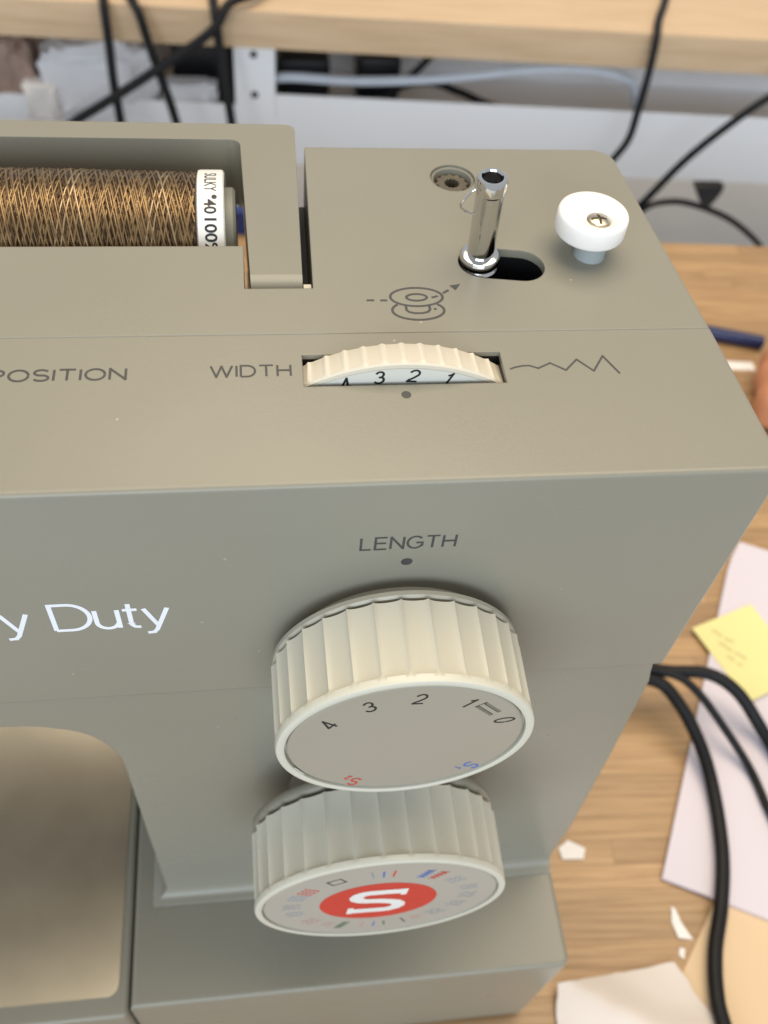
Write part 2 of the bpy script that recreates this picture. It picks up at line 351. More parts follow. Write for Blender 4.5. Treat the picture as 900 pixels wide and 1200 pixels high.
# front control cover
mb = MB().prism([(XL, 0), (56.5, 0), (56.2, 8), (54.7, 31.64), (XL, 31.64)], -61, -.12, 'z')
mb.bevel(lambda m, d: abs(d.z) > .9 and m.x > 50 and m.y < 4, .9, 4)
mb.bevel(lambda m, d: m.z > -.13 and m.y < 31, 1.7, 5)
front = mb.build('front_cover', M_BODY, mach)
slot = MB().box(-15.6, 16.6, 19.7, 26.7, -40, 5).build('c', M_BODY)
cut(front, [slot])
# rear cover, with the spool bay, the handle notch, the winder slot and the guide hole
mb = MB().prism([(XL, 31.6), (54.65, 31.6), (50.6, 82.0), (50.0, 83.9), (48.4, 84.9), (XL, 84.9)], -61, 0, 'z')
mb.bevel(lambda m, d: m.z > -.1 and m.x > 48 and m.y > 31.7, 1.0, 4)
mb.bevel(lambda m, d: m.z > -.1 and (m.y < 31.7), .14, 3)
rear = mb.build('rear_cover', M_BODY, mach)
def stadium(x0, y0, x1, y1, r, n=14):
    a = math.atan2(y1-y0, x1-x0); P = []
    for i in range(n+1): t = a-PI/2+PI*i/n; P.append((x1+r*math.cos(t), y1+r*math.sin(t)))
    for i in range(n+1): t = a+PI/2+PI*i/n; P.append((x0+r*math.cos(t), y0+r*math.sin(t)))
    return P
SL = (17.5, 49.4, 24.5, 48.5)
c1 = MB().box(XL+40, -24.1, 54.2, 100, -42, 5).build('c', M_BODY)
c2 = MB().prism([(-24.3, 42.8), (-12.8, 42.8), (-11.6, 100), (-24.3, 100)], -30, 5, 'z').build('c', M_BODY)
c3 = MB().prism(stadium(*SL, 4.25), -18, 5, 'z').build('c', M_BODY)
c4 = MB().lathe([(4.35, -9), (4.35, 3)], (16.1, 75, 0), 'z', 40).build('c', M_BODY)
cut(rear, [c1, c2, c3, c4])
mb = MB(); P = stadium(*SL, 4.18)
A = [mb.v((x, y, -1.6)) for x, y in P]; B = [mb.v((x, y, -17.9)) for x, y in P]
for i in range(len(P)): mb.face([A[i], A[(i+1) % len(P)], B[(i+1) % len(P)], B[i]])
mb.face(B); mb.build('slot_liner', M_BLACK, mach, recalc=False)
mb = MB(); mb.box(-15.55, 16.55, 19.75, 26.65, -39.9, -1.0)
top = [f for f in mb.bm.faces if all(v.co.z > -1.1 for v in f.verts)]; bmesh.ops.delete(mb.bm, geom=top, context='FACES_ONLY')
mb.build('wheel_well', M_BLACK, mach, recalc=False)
# column with the arch of the free arm
arc = [(-54.4-0.0, -97), (-54.9, -90.5), (-56.6, -84.2), (-59.9, -78.7), (-65.7, -75.0), (-75, -73.2), (-110, -72.4)]
mb = MB().prism([(-205, -61.25), (55.2, -61.25), (56.3, -70), (58.4, -110), (60.4, -160), (60.8, -188), (-54.4, -188)]+[(p.x, p.y) for p in catmull([Vector((x, z, 0)) for x, z in arc], 5)]+[(-205, -72.0)], .8, 112, 'y')
mb.bevel(lambda m, d: m.y < .81 and m.x > 50 and m.z < -62, 1.3, 4)
mb.bevel(lambda m, d: m.y < .81 and m.z < -62 and m.x < -54, .7, 3)
mb.build('column', M_BODY, mach, wn=True)
mb = MB().prism([(XL+1, -61.25), (-205.2, -61.25), (-205.2, -118), (-212, -125), (XL+1, -125)], 1.5, 80, 'y'); mb.build('needle_head', M_BODY, mach, wn=True)
# base
mb = MB().box(-63.6, 60.6, -29.2, 84, -258, -188)
mb.bevel(lambda m, d: abs(d.z) > .9 and m.x > 50, 2.6, 5)
mb.bevel(lambda m, d: m.z > -188.1, 1.5, 4)
prof = []
for i in range(8):
    t = PI/2*i/7; prof.append((4.2*(1-math.sin(t)), 4.2*(1-math.cos(t))))
rows_ = [[mb.v((60.3, .9-d, -187.98+h)), mb.v((-54.3-d, .9-d, -187.98+h)), mb.v((-54.3-d, 83, -187.98+h))] for d, h in prof]
for a, b in zip(rows_, rows_[1:]):
    for i in range(2): mb.face([a[i], a[i+1], b[i+1], b[i]])
mb.build('base', M_BODY, mach, wn=True, recalc=True)
for x, y in ((50, -20), (50, 74), (-50, 74)): MB().lathe([(5, 0), (5, 4.2)], (x, y, -262), 'z', 20).build('rubber_foot', M_BLACK, mach)
mb = MB().box(XL+2, -64.1, -31.2, 70, -258, -188.1); mb.bevel(lambda m, d: abs(d.z) > .9 and m.y < 0 and m.x > -100, 1.5, 3); mb.bevel(lambda m, d: m.z > -188.2, 1.3, 4)
mb.build('free_arm', M_BODY, mach, wn=True)
rp = []
for cx, cy, a0 in ((-69.5, 60, 0), (XL+14, 60, 90), (XL+14, -22.4, 180), (-70.2, -22.4, 270)):
    for i in range(7): t = math.radians(a0+90*i/6); rp.append((cx+3.4*math.cos(t), cy+3.4*math.sin(t)))
mb = MB().prism(rp, -188.3, -187.75, 'z'); mb.bevel(lambda m, d: m.z > -187.8, .2, 2); mb.build('bed_plate', M_STEEL, mach, wn=True)

# carrying handle (U shape lying flat)
def rail(mb, path, w, h, rr=1.6):
    """rounded bar along a polyline in plan; top at z=0"""
    pr = []
    for cx, cz, a0 in ((w/2-rr, -rr, 0), (-w/2+rr, -rr, 90), (-w/2+.6, -h+.6, 180), (w/2-.6, -h+.6, 270)):
        q = rr if a0 < 180 else .6
        for i in range(5): t = math.radians(a0+90*i/4); pr.append((cx+q*math.cos(t), cz+q*math.sin(t)))
    rings = []
    for (x, y, nx_, ny_, sw, dz) in path: rings.append([mb.v((x+nx_*u*sw, y+ny_*u*sw, z+dz)) for u, z in pr])
    n = len(pr)
    for a, b in zip(rings, rings[1:]):
        for i in range(n): mb.face([a[i], a[(i+1) % n], b[(i+1) % n], b[i]])
    mb.face(rings[0]); mb.face(rings[-1][::-1])
# right arm of the handle: plan outline prism with bevel, and the back bar
mb = MB().prism([(-23.2, 43.3), (-14.5, 43.3), (-13.5, 92.9), (-256, 94.2), (-256, 88.3), (-24.4, 87.4)], -14.6, .02, 'z')
mb.bevel(lambda m, d: abs(d.z) > .9 and m.x > -30 and m.y > 80, 2.0, 5)
mb.bevel(lambda m, d: m.z > 0 and m.y < 43.4, 3.2, 6)
mb.bevel(lambda m, d: m.z > 0 and (m.y > 43.6), 1.1, 4)
mb.build('carrying_handle', M_BODY2, mach, wn=True)
MB().box(-14.2, -11.9, 46.2, 84, -29.9, -13).build('handle_hinge', M_BLACK, mach)
mb = MB().box(-14.3, -13.0, 43.0, 45.0, -12, -1.0); mb.build('hinge_tab', M_CREAM2, mach)

# ---- dials
def dial(name, cz, R, Yb, Yf, nfl, dep, face_mat):
    H = Yb-Yf; mb = MB(); k = 14; seg = nfl*k
    prof = [(R-2.5, 0, 0), (R-.5, 0, 1), (R+.25, .35, 1), (R+.2, 1.2, 1), (R+.02, H-2.3, 1), (R+.0, H-1.75, .55), (R+.0, H-1.45, 0), (R, H-.55, 0), (R-.18, H-.15, 0), (R-.5, H, 0), (R-1.35, H, 0), (R-1.55, H-.15, 0), (R-1.6, H-1.3, 0), (.01, H-1.3, 0)]
    rings = []
    for r, h, a in prof:
        ring = []
        for i in range(seg):
            t = (i % k)/k; u = 2*t-1; prof_d = dep*(1-.62*abs(u)**2-.38*abs(u)**9)
            rr = max(r-a*prof_d, .01); th = 2*PI*i/seg; ring.append(mb.v((rr*math.cos(th), Yb-h, cz+rr*math.sin(th))))
        rings.append(ring)
    for a, b in zip(rings, rings[1:]):
        for i in range(seg): mb.face([a[i], b[i], b[(i+1) % seg], a[(i+1) % seg]])
    mb.face(rings[0])
    d = mb.build(name, M_CREAM, mach, sharp=38, origin=(0, Yb, cz))
    Rf = R-1.95
    MB().lathe([(Rf, 0), (Rf, .75), (Rf-.12, .9), (Rf-.35, .98), (Rf-.8, .98), (.01, .98)], (0, Yf+1.32, cz), 'y', 96).build('dial_face', face_mat, d)
    return d, Yf+1.32-.98
CZ1, CZ2 = -46.36, -113.3
MB().lathe([(18.5, 0), (18.5, 2.3), (21.5, 2.5), (22.05, 3.0), (22.05, 3.8), (21.6, 4.15), (15, 4.15), (15, 4.4)], (0, .02, CZ1), 'y', 96).build('dial_collar', M_COLLAR, mach)
MB().lathe([(19, 0), (18.2, 1.0), (18, 2.5), (18, 7.9), (27.0, 8.2), (27.6, 8.8), (27.6, 10.2), (27.0, 10.8), (20, 10.8), (20, 11.3)], (0, .82, CZ2), 'y', 96).build('dial_boss', M_BODY, mach, sharp=50)
d1, YF1 = dial('stitch_length_dial', CZ1, 22.15, -4.4, -19.6, 31, .72, M_FACE)
d2, YF2 = dial('stitch_pattern_dial', CZ2, 27.7, -10.6, -27.3, 31, .78, M_FACE2)
d1.rotation_euler = (0, 0, 0)
def radial(x, z, Y, cz, flip=0): return on_front(x, cz+z, math.atan2(z, x)-PI/2, Y)
Yp = YF1-.03
for t, x, z, w, h in (('4', -13.4, 8.4, 2.3, 3.5), ('3', -7.1, 14.0, 2.1, 3.5), ('2', .9, 15.7, 2.1, 3.5), ('1', 9.0, 13.2, 1.1, 3.5), ('0', 16.2, 5.9, 1.9, 3.7)):
    glyphs(MB(), t, w, h, radial(x, z, Yp, CZ1), .40, slant=.14).build('numeral', M_INKB, d1)
mb = MB(); f = radial(12.7, 10.5, Yp, CZ1)
for s_ in (-1, 1):
    stroke(mb, [(-2.3, s_*.5), (2.3, s_*.5)], .13, f)
    for i in range(12): u = -2.2+.4*i; stroke(mb, [(u, s_*.6), (u, s_*1.15)], .15, f)
stroke(mb, [(-2.42, -1.15), (-2.42, 1.15)], .16, f)
mb.build('stitch_symbol', M_INKB, d1)
for t, sub, x, z, m_ in (('S', '1', 12.9, -12.9, M_BLUE), ('S', '2', -8.4, -16.1, M_RED)):
    mb = MB(); f = radial(x, z, Yp, CZ1); g = lambda u, v, f=f: f(u-.5, v)
    glyphs(mb, t, 2.2, 3.3, g, .45); g2 = lambda u, v, f=f: f(u+1.5, v-1.2); glyphs(mb, sub, 1.1 if sub == '2' else .7, 1.8, g2, .3)
    mb.build('stitch_mark', m_, d1)
mb = MB(); f = radial(-17.6, -9.4, Yp, CZ1); stroke(mb, [(-1.8, .5), (1.8, .5)], .3, f); mb.build('moulding_mark', M_CREAM, d1)
# pattern dial print
Yp = YF2-.03
disc(MB(), 13.0, on_front(-.6, CZ2+0.0, 0, Yp), 64).build('emblem_disc', M_RED, d2)
mb = MB(); f = on_front(-.6, CZ2+0.0, math.radians(-3), Yp-.03)
# the S of the emblem: a broad S of even bands with slab ends
pth = [(5.6, 6.5), (1.5, 6.6), (-1.5, 6.5)]+[(-2.2+3.1*math.cos(math.radians(a)), 3.55+2.95*math.sin(math.radians(a))) for a in (95, 120, 150, 180, 210, 240, 262)]+[(0, .35), (1.5, -.1)]
pth += [(1.7+3.3*math.cos(math.radians(a)), -3.5+3.1*math.sin(math.radians(a))) for a in (75, 50, 20, -10, -40, -70, -90)]+[(-2, -6.6), (-6.2, -6.6)]
stroke_(mb, pth, 3.0, f)
f = on_front(-.6, CZ2, math.radians(-3), Yp-.05)
for x, z0, z1 in ((5.0, 4.0, 8.2), (-5.7, -8.3, -4.0)):
    mb.face([mb.v(f(x-.65, z0)), mb.v(f(x+.65, z0)), mb.v(f(x+.65, z1)), mb.v(f(x-.65, z1))], False)
mb.build('emblem_letter', M_LABEL, d2)
def zig(n, w, h): return [(-w/2+w*i/n, (h/2 if i % 2 else -h/2)) for i in range(n+1)]
icons = [(-10.4, 16.4, 'box', M_INKB), (-3.1, 19, 'line', M_GREYP), (-.8, 19, 'line', M_BLUE), (1.4, 19, 'line', M_RED), (8.2, 17.0, 'zz', M_BLUE), (11.0, 15.5, 'zz', M_RED),
         (15.3, 11.2, 'zz3', M_GREYP), (19, 5.0, 'zz3', M_GREYP), (19.5, -1.0, 'wave', M_GREYP), (17.6, -7.0, 'zz3', M_GREYP), (13.5, -12.4, 'wave', M_GREYP), (9.3, -15.8, 'lines', M_PINK), (6.4, -17.4, 'line', M_INK),
         (2.0, -18.6, 'line', M_GREEN), (-.4, -18.7, 'line', M_BLUE), (-3.2, -18.4, 'line', M_PINK), (-8.0, -17.0, 'zz', M_GREEN), (-11.2, -15.3, 'lines', M_PINK), (-15.3, -11.6, 'zz3', M_PINK), (-19, -4.6, 'zz3', M_GREYP), (-19.6, 1.0, 'zz3', M_GREYP), (-18.4, 7.2, 'dots', M_GREYP), (-16.2, 11.0, 'dots', M_RED)]
for x, z, kd, m_ in icons:
    mb = MB(); f = radial(x, z, Yp, CZ2)
    if kd == 'box': stroke(mb, [(-1.6, -1.3), (1.6, -1.3), (1.6, 1.3), (-1.6, 1.3)], .35, f, True)
    if kd == 'line': stroke(mb, [(0, -1.9), (0, 1.9)], .42, f)
    if kd == 'lines':
        for u in (-.9, 0, .9): stroke(mb, [(u, -1.6), (u, 1.6)], .25, f)
    if kd == 'zz': stroke(mb, [(q, p) for p, q in zig(9, 5.0, 1.8)], .34, f)
    if kd == 'zz3':
        for u in (-1.0, 1.0): stroke(mb, [(q+u, p) for p, q in zig(6, 3.8, 1.2)], .24, f)
    if kd == 'wave':
        for u in (-1.1, 1.1): stroke(mb, [(u+.7*math.sin(p*2.6), p) for p in [-1.9+.2*i for i in range(20)]], .36, f)
    if kd == 'dots':
        for i in range(4):
            for j in range(3): disc(mb, .42, f, 8, (-1.4+1.4*j, -1.5+i))
    mb.build('stitch_icon', m_, d2)

# ---- width wheel
wc = (0, -26.0); mb = MB(); nn = 60; k = 10; seg = nn*k
prof = [(26.9, 26.4, 0), (28.6, 26.1, .6), (29.15, 25.6, 1), (29.5, 21.6, 1), (29.5, 20.95, 0), (29.25, 20.6, 0), (28.7, 20.5, 0), (28.5, 20.62, 0)]
rings = []
for r, y, a in prof:
    ring = []
    for i in range(seg):
        t = (i % k)/k; ridge = .34*math.exp(-((t-.5)/.12)**2); th = 2*PI*i/seg+.05
        rr = r+a*(ridge-.14); ring.append(mb.v((wc[0]+rr*math.sin(th), y, wc[1]+rr*math.cos(th))))
    rings.append(ring)
for a, b in zip(rings, rings[1:]):
    for i in range(seg): mb.face([a[i], a[(i+1) % seg], b[(i+1) % seg], b[i]])
mb.face(rings[0]); mb.face(rings[-1][::-1])
ww = mb.build('stitch_width_wheel', M_CREAM2, mach, sharp=40, origin=(0, 23.5, -26.0))
MB().lathe([(28.48, 0), (28.48, .1), (.01, .1)], (0, 20.62, -26.0), 'y', 120).build('wheel_face', M_WFACE, ww)
for t, x, z, w in (('5', -14.2, -2.6, 1.9), ('4', -9.1, -.6, 2.0), ('3', -3.8, .72, 1.8), ('2', 1.6, .95, 1.9), ('1', 7.1, .2, 1.0)):
    ang = math.atan2(z+26.0, x)-PI/2; glyphs(MB(), t, w, 2.75, on_front(x, z, ang, 20.49), .38, slant=.16).build('numeral', M_INKB, ww)

# ---- lettering and symbols on the covers
ZF = -.09
glyphs(MB(), 'WIDTH', 12.7, 2.75, on_top(-23.7, 23.35, 0, ZF), .36).build('width_lettering', M_INK, mach)
glyphs(MB(), 'POSITION', 20.6, 2.7, on_top(-52.8, 23.25, 0, ZF), .40).build('position_lettering', M_INK, mach)
stroke(MB(), [(17.6, 22.7), (18.6, 23.1), (19.8, 23.35), (20.9, 23.4), (22.3, 22.75), (24.5, 23.9), (26.8, 22.2), (29.1, 24.6), (31.4, 21.9), (33.7, 25.3), (35.6, 21.2)], (.34), on_top(0, 0, 0, ZF)).build('zigzag_symbol', M_INK, mach)
disc(MB(), .78, on_top(.1, 17.5, 0, ZF)).build('width_dot', M_INK, mach)
disc(MB(), .95, on_front(0, -20.35)).build('length_dot', M_INK, mach)
glyphs(MB(), 'LENGTH', 15.4, 3.5, on_front(-.2, -15.05), .40).build('length_lettering', M_INK, mach)
mb = MB(); f = on_top(0, 0); w = .46
stroke(mb, ell(4.6, 40.3, 4.5, 2.35), w, f, True); stroke(mb, ell(4.6, 40.2, 1.75, .85), w, f, True)
stroke(mb, ell(4.5, 36.9, 4.4, 2.35, 140, 400), w, lambda u, v: (u, v, .036))
stroke(mb, [(2.5, 38.0), (2.5, 37.0), (2.9, 36.5), (3.8, 36.2), (5.2, 36.2), (6.1, 36.5), (6.5, 37.0), (6.5, 38.0)], w, f)
stroke(mb, [(-4.0, 39.55), (-2.7, 39.55)], w, f); stroke(mb, [(-1.7, 39.5), (-.5, 39.5)], w, f)
stroke(mb, [(7.2, 40.1), (8.3, 40.5)], w, f); stroke(mb, [(9.3, 41.2), (10.4, 42.0)], w, f)
mb.face([mb.v(f(10.7, 43.2)), mb.v(f(11.6, 41.9)), mb.v(f(12.7, 43.6))], False); disc(mb, .28, f, 10, (7.4, 37.2))
mb.build('bobbin_symbol', M_INK, mach)
glyphs(MB(), 'Duty', 19.3, 8.6, on_front(-48.15, -32.35), .80, .13).build('model_lettering', M_WINK, mach)
glyphs(MB(), 'Heavy', 27.0, 8.6, on_front(-74.4, -32.35), .80, .13).build('model_lettering', M_WINK, mach)

# ---- bobbin winder
a0 = Vector((17.5, 50.9, -6)); a1 = Vector((16.6, 49.5, 17.2)); ax = (a1-a0); Ls = ax.length
mb = MB().lathe([(2.6, 0), (2.6, 5.2), (2.42, 5.6), (2.42, Ls-3.0), (2.72, Ls-2.5), (2.72, Ls-1.0), (2.45, Ls-.15), (2.25, Ls), (1.85, Ls), (1.7, Ls-.3), (1.7, Ls-5), (.01, Ls-5)], a0, 'z', 28, tilt=ax)
sp = mb.build('winder_spindle', M_CHROME, mach, sharp=24, origin=tuple(a0))
MB().lathe([(2.5, 5.0), (3.25, 5.2), (3.6, 5.8), (3.6, 6.6), (3.25, 7.2), (2.55, 7.4)], a0, 'z', 40, tilt=ax).build('collar', M_CHROME, sp)
MB().lathe([(3.4, -6), (3.4, 4.5), (3.0, 5.0), (2.6, 5.1)], a0, 'z', 32, tilt=ax).build('hub', M_CHROME, sp)
MB().lathe([(1.66, Ls-2.2), (.01, Ls-2.2)], a0, 'z', 20, tilt=ax, caps=False).build('bore', M_BLACK, sp)
w_ = ax.normalized(); u_ = Vector((-1, -.15, 0)).normalized()
sw = [a0+w_*(Ls+q)+u_*r for q, r in ((-2.2, 2.5), (-2.6, 3.3), (-3.8, 4.3), (-5.0, 4.9), (-5.7, 4.8), (-6.4, 4.0), (-7.0, 2.9), (-7.4, 2.3))]
MB().tube(catmull(sw, 5), .2, 8).build('bobbin_spring', M_CHROME, sp)
# bobbin stop
bs = MB().lathe([(2.95, 0), (2.85, .5), (2.75, 4.3), (.01, 4.3)], (37.7, 51.6, -.3), 'z', 32).build('bobbin_stop', M_POST, mach, origin=(37.7, 51.6, 0))
cx, cy = 36.95, 52.9
mb = MB(); seg = 64; prof = [(0, 3.95, 1), (5.4, 3.95, 0), (6.05, 4.15, 0), (6.3, 4.6, 0), (6.3, 7.5, 0), (6.15, 7.95, 0), (5.8, 8.2, 0), (5.2, 8.22, 0)]
rings = [[mb.v((cx+r*math.cos(2*PI*i/seg), cy+r*math.sin(2*PI*i/seg), z)) for i in range(seg)] for r, z, _ in prof[1:]]
for r, z in ((4.3, 8.05), (2.9, 7.6), (2.2, 7.3), (2.05, 6.0)):   # dish sloping down to the off-centre screw
    q = (5.2-r)/(5.2-1.95); ox, oy = cx+(37.7-cx)*min(1, q*1.1), cy+(51.6-cy)*min(1, q*1.1)
    rings.append([mb.v((ox+r*math.cos(2*PI*i/seg), oy+r*math.sin(2*PI*i/seg), z)) for i in range(seg)])
for a, b in zip(rings, rings[1:]):
    for i in range(seg): mb.face([a[i], a[(i+1) % seg], b[(i+1) % seg], b[i]])
mb.face(rings[0][::-1]); mb.face(rings[-1])
mb.build('eccentric_disc', M_NYLON, bs, sharp=60)
mb = MB(); hd = [(1.95, 6.0), (1.95, 6.9), (1.65, 7.4), (.9, 7.7), (.01, 7.75)]
sw_ = mb.lathe(hd, (37.7, 51.6, 0), 'z', 28).build('screw', M_BRASS, bs)
cutx = MB().box(36.3, 39.1, 51.35, 51.85, 7.0, 9).build('c', M_BRASS); cuty = MB().box(37.45, 37.95, 50.2, 53.0, 7.0, 9).build('c', M_BRASS)
cut(sw_, [cutx, cuty])
# guide socket beside it
MB().lathe([(4.3, -8.9), (4.3, -.5), (4.0, -.25), (3.7, -.5), (3.55, -1.2), (3.55, -8.8)], (16.1, 75, 0), 'z', 40, caps=False).build('socket_ring', M_BODY2, mach)
mb = MB(); seg = 72; rr_ = []
for h, q in ((-8.8, 1.1), (-1.5, 1.1), (-1.2, 1.0), (-1.2, .5), (-4.5, .45)):
    rr_.append([mb.v((16.1+q*(2.9+.28*math.cos(12*2*PI*i/seg))*math.cos(2*PI*i/seg), 75+q*(2.9+.28*math.cos(12*2*PI*i/seg))*math.sin(2*PI*i/seg), h)) for i in range(seg)])
for a, b in zip(rr_, rr_[1:]):
    for i in range(seg): mb.face([a[i], a[(i+1) % seg], b[(i+1) % seg], b[i]])
mb.face(rr_[-1]); mb.build('toothed_socket', M_SOCK, mach)
# spool pin
SY, SZ = 69.0, -10.2
MB().tube([(-230, SY, SZ), (-25.6, SY, SZ)], 2.6, 16).build('spool_pin', M_PINC, mach)

# ---- thread spool lying on the pin
spool = thing('thread_spool', 'spool of glossy bronze brown thread with white printed end cap', 'spool', (-62, SY, SZ-13))
R = 13.0
MB().lathe([(3.2, 0), (R-.7, 0), (R-.1, .25), (R, .7), (R, 4.3), (R-.1, 4.75), (R-.6, 5.0), (R-.9, 4.9), (R-1.0, 3.4), (3.2, 3.4)], (-32.45, SY, SZ), 'x', 96, caps=False).build('end_cap', M_LABEL, spool)
MB().lathe([(3.2, 0), (R-.7, 0), (R-.1, .25), (R, .7), (R, 4.3), (R-.1, 4.75), (R-.6, 5.0), (3.2, 5.0)], (-97.45, SY, SZ), 'x', 64, caps=False).build('end_cap', M_LABEL, spool)
MB().lathe([(2.8, 0), (9.6, 0), (9.9, .3), (9.9, 2.9), (9.3, 3.4), (2.8, 3.4)], (-28.95, SY, SZ), 'x', 64, caps=False).build('spool_stop', M_PINC, mach)
TX0, TX1 = -92.4, -32.5
def thr(x): return 12.35+.55*math.sin(PI*min(1, max(0, (x-TX0)/(TX1-TX0))))+.25*max(0, (-50-x)/40)
MB().lathe([(thr(TX0+(TX1-TX0)*i/20)-.25, TX0+(TX1-TX0)*i/20) for i in range(21)], (0, SY, SZ), 'x', 64).build('thread_core', M_CORE, spool)
mb = MB()
def wind(ph, d_, turn, r_add, rad, n=90):
    pts = []; w1 = random.uniform(0, 6)
    for i in range(n+1):
        x = TX0+.3+(TX1-TX0-.6)*i/n; th = ph+d_*2*PI*(x-TX0)/turn; r = thr(x)+r_add+.04*math.sin(x*1.1+w1)
        pts.append((x, SY+r*math.cos(th), SZ+r*math.sin(th)))
    mb.tube(pts, rad, 5)
for lay, cnt, rad, cols in ((0, 56, .17, (3, 1, 1, 0)), (1, 12, .22, (0, 2, 0))):
    for k_ in range(cnt):
        for d_ in (-1, 1):
            mb.mi = random.choice(cols); wind(2*PI*(k_+random.uniform(-.15, .15))/cnt, d_, 15.5+random.uniform(-.12, .12), -.14+.17*lay+.05*d_+random.uniform(-.02, .02), rad)
th_o = mb.build('wound_thread', M_TH, spool, sharp=80); th_o['kind'] = 'stuff'
# printed words around the cap (letters run down the rim)
mb = MB()
def wrap(a_mid, xoff):                # u runs downwards round the rim, v runs towards +x
    def f(u, v):
        a = a_mid-u/(R+.03); return (-29.95+xoff+v, SY-(R+.03)*math.cos(a), SZ+(R+.03)*math.sin(a))
    return f
def arc_text(t, w, h, a, xo, off=0.0): letter(mb, t, w, h, wrap(math.radians(a), xo), off)
arc_text('SULKY', 5.9, 2.2, 92, .1, .006); disc(mb, .5, wrap(math.radians(73.5), .75), 12)
arc_text('40', 2.9, 2.2, 65, .0, .02); arc_text('100%', 6.4, 2.2, 41, .0, .02)
mb.build('cap_lettering', M_INKB, spool)

# ================================================================ CABLES AT THE MACHINE'S RIGHT SIDE
def cable(pts, r, label, group=None, m=None, name='cable', seg=10):
    return tag(MB().tube(catmull(pts, 8), r, seg).build(name, m or M_CABLE, origin=pts[0]), label, 'cable', group)
sock = MB().box(60.5, 84, 62, 92, -252, -222); sock.bevel(lambda m, d: m.x > 60.6, 3, 3).build('power_socket', M_BLACK, mach)
cable([(80, 72, -240), (110, 84, -238), (134, 84.5, -240), (144, 75, -244), (151, 59, -251.5), (152.5, 41, -256.4), (148.2, 17.5, -256.5), (141.5, -1, -256.5), (135, -15.4, -257.9), (130.8, -29, -257.5), (130, -40, -257.5), (132, -70, -258.4), (140, -120, -258.6)], 2.7, 'thick black cable running down over the apricot sheet towards the bottom edge')
cable([(80, 78, -238), (112, 90, -236), (140, 87, -239), (151, 80, -241), (162, 66, -249), (171.5, 50, -257.2), (173.5, 33, -257.8), (177, 5, -257.8), (183, -40, -257.8)], 1.7, 'thin black cable between the two thick ones on the white folder')
cable([(80, 84, -238), (112, 94, -236), (139, 88.5, -240), (158.8, 86.4, -241), (170.5, 78.5, -244), (180, 66, -253), (185, 52, -256.4), (189, 30, -256.5), (196, -10, -256.5)], 2.7, 'thick black cable bending over the yellow note to the right edge')

# ================================================================ PAPERS ON THE DESK
def sheet(name, poly, z, th, m, label, cat, parent=None):
    mb = MB().prism(poly, z, z+th, 'z'); o = mb.build(name, m, origin=(sum(p[0] for p in poly)/len(poly), sum(p[1] for p in poly)/len(poly), z), sharp=20)
    return tag(o, label, cat) if label else o
sheet('paper_sheet', [(148, 9), (113.5, -31), (150, -88), (290, -60), (280, 30)], -261.85, .35, M_BEIGE, 'apricot coloured paper sheet at the lower right under the black cable', 'paper')
sheet('paper_folder', [(123.2, 11.6), (196, 149), (201, 157), (207.5, 165), (420, 62), (340, -96)], -261.4, 1.7, M_PAPER, 'large white folder with lilac tint lying right of the machine', 'folder')
# yellow note
mb = MB(); q = [Vector(p) for p in ((168.5, 118.5), (200.5, 129.5), (214, 92), (182.5, 80.5))]; n = 8
G = [[None]*(n+1) for _ in range(n+1)]
for i in range(n+1):
    for j in range(n+1):
        s_, t_ = i/n, j/n; p = (q[0]*(1-s_)+q[1]*s_)*(1-t_)+(q[3]*(1-s_)+q[2]*s_)*t_
        G[i][j] = mb.v((p.x, p.y, -259.4+2.2*max(0, t_-.55)**2*3))
for i in range(n):
    for j in range(n): mb.face([G[i][j], G[i][j+1], G[i+1][j+1], G[i+1][j]])
shell(mb, .15)
note = tag(mb.build('sticky_note', M_YELLOW, origin=(190, 105, -259.5)), 'yellow sticky note with pencil scribble on the white folder', 'note')
mb = MB(); f = on_top(182, 110, math.radians(-42), -259.18)
for row, (x0, n_) in enumerate(((-8, 26), (-3, 34), (3, 20))):
    pts = [(x0+i*.42, -row*4.2+2+.9*math.sin(i*1.7+row)*(.4+.6*abs(math.sin(i*.45+row)))+.3*math.sin(i*.31)) for i in range(n_)]
    stroke(mb, pts[:n_//2], .3, f); stroke(mb, pts[n_//2+2:], .3, f)
mb.build('pencil_scribble', M_PENCIL, note)
# crumpled sheet
mb = MB(); q = [Vector(p) for p in ((74.2, -21.6), (119.5, -17.6), (140, -62), (66, -66))]; n = 14; G = []
random.seed(3)
for i in range(n+1):
    row = []
    for j in range(n+1):
        s_, t_ = i/n, j/n; p = (q[0]*(1-s_)+q[1]*s_)*(1-t_)+(q[3]*(1-s_)+q[2]*s_)*t_
        fold = 3.6*max(0, 1-abs((s_-.08)-1.15*t_)/.34)
        row.append(mb.v((p.x+random.uniform(-.3, .3), p.y+random.uniform(-.3, .3), -261.0+1.5*fold+2.0*math.sin(s_*PI)*math.sin(min(1, t_*3)*PI/2)+random.uniform(0, .9))))
    G.append(row)
for i in range(n):
    for j in range(n): mb.face([G[i][j], G[i][j+1], G[i+1][j+1], G[i+1][j]])
shell(mb, .12)
tag(mb.build('crumpled_paper', M_TISSUE, origin=(95, -40, -262)), 'creased cream white paper at the bottom beside the machine base', 'paper')
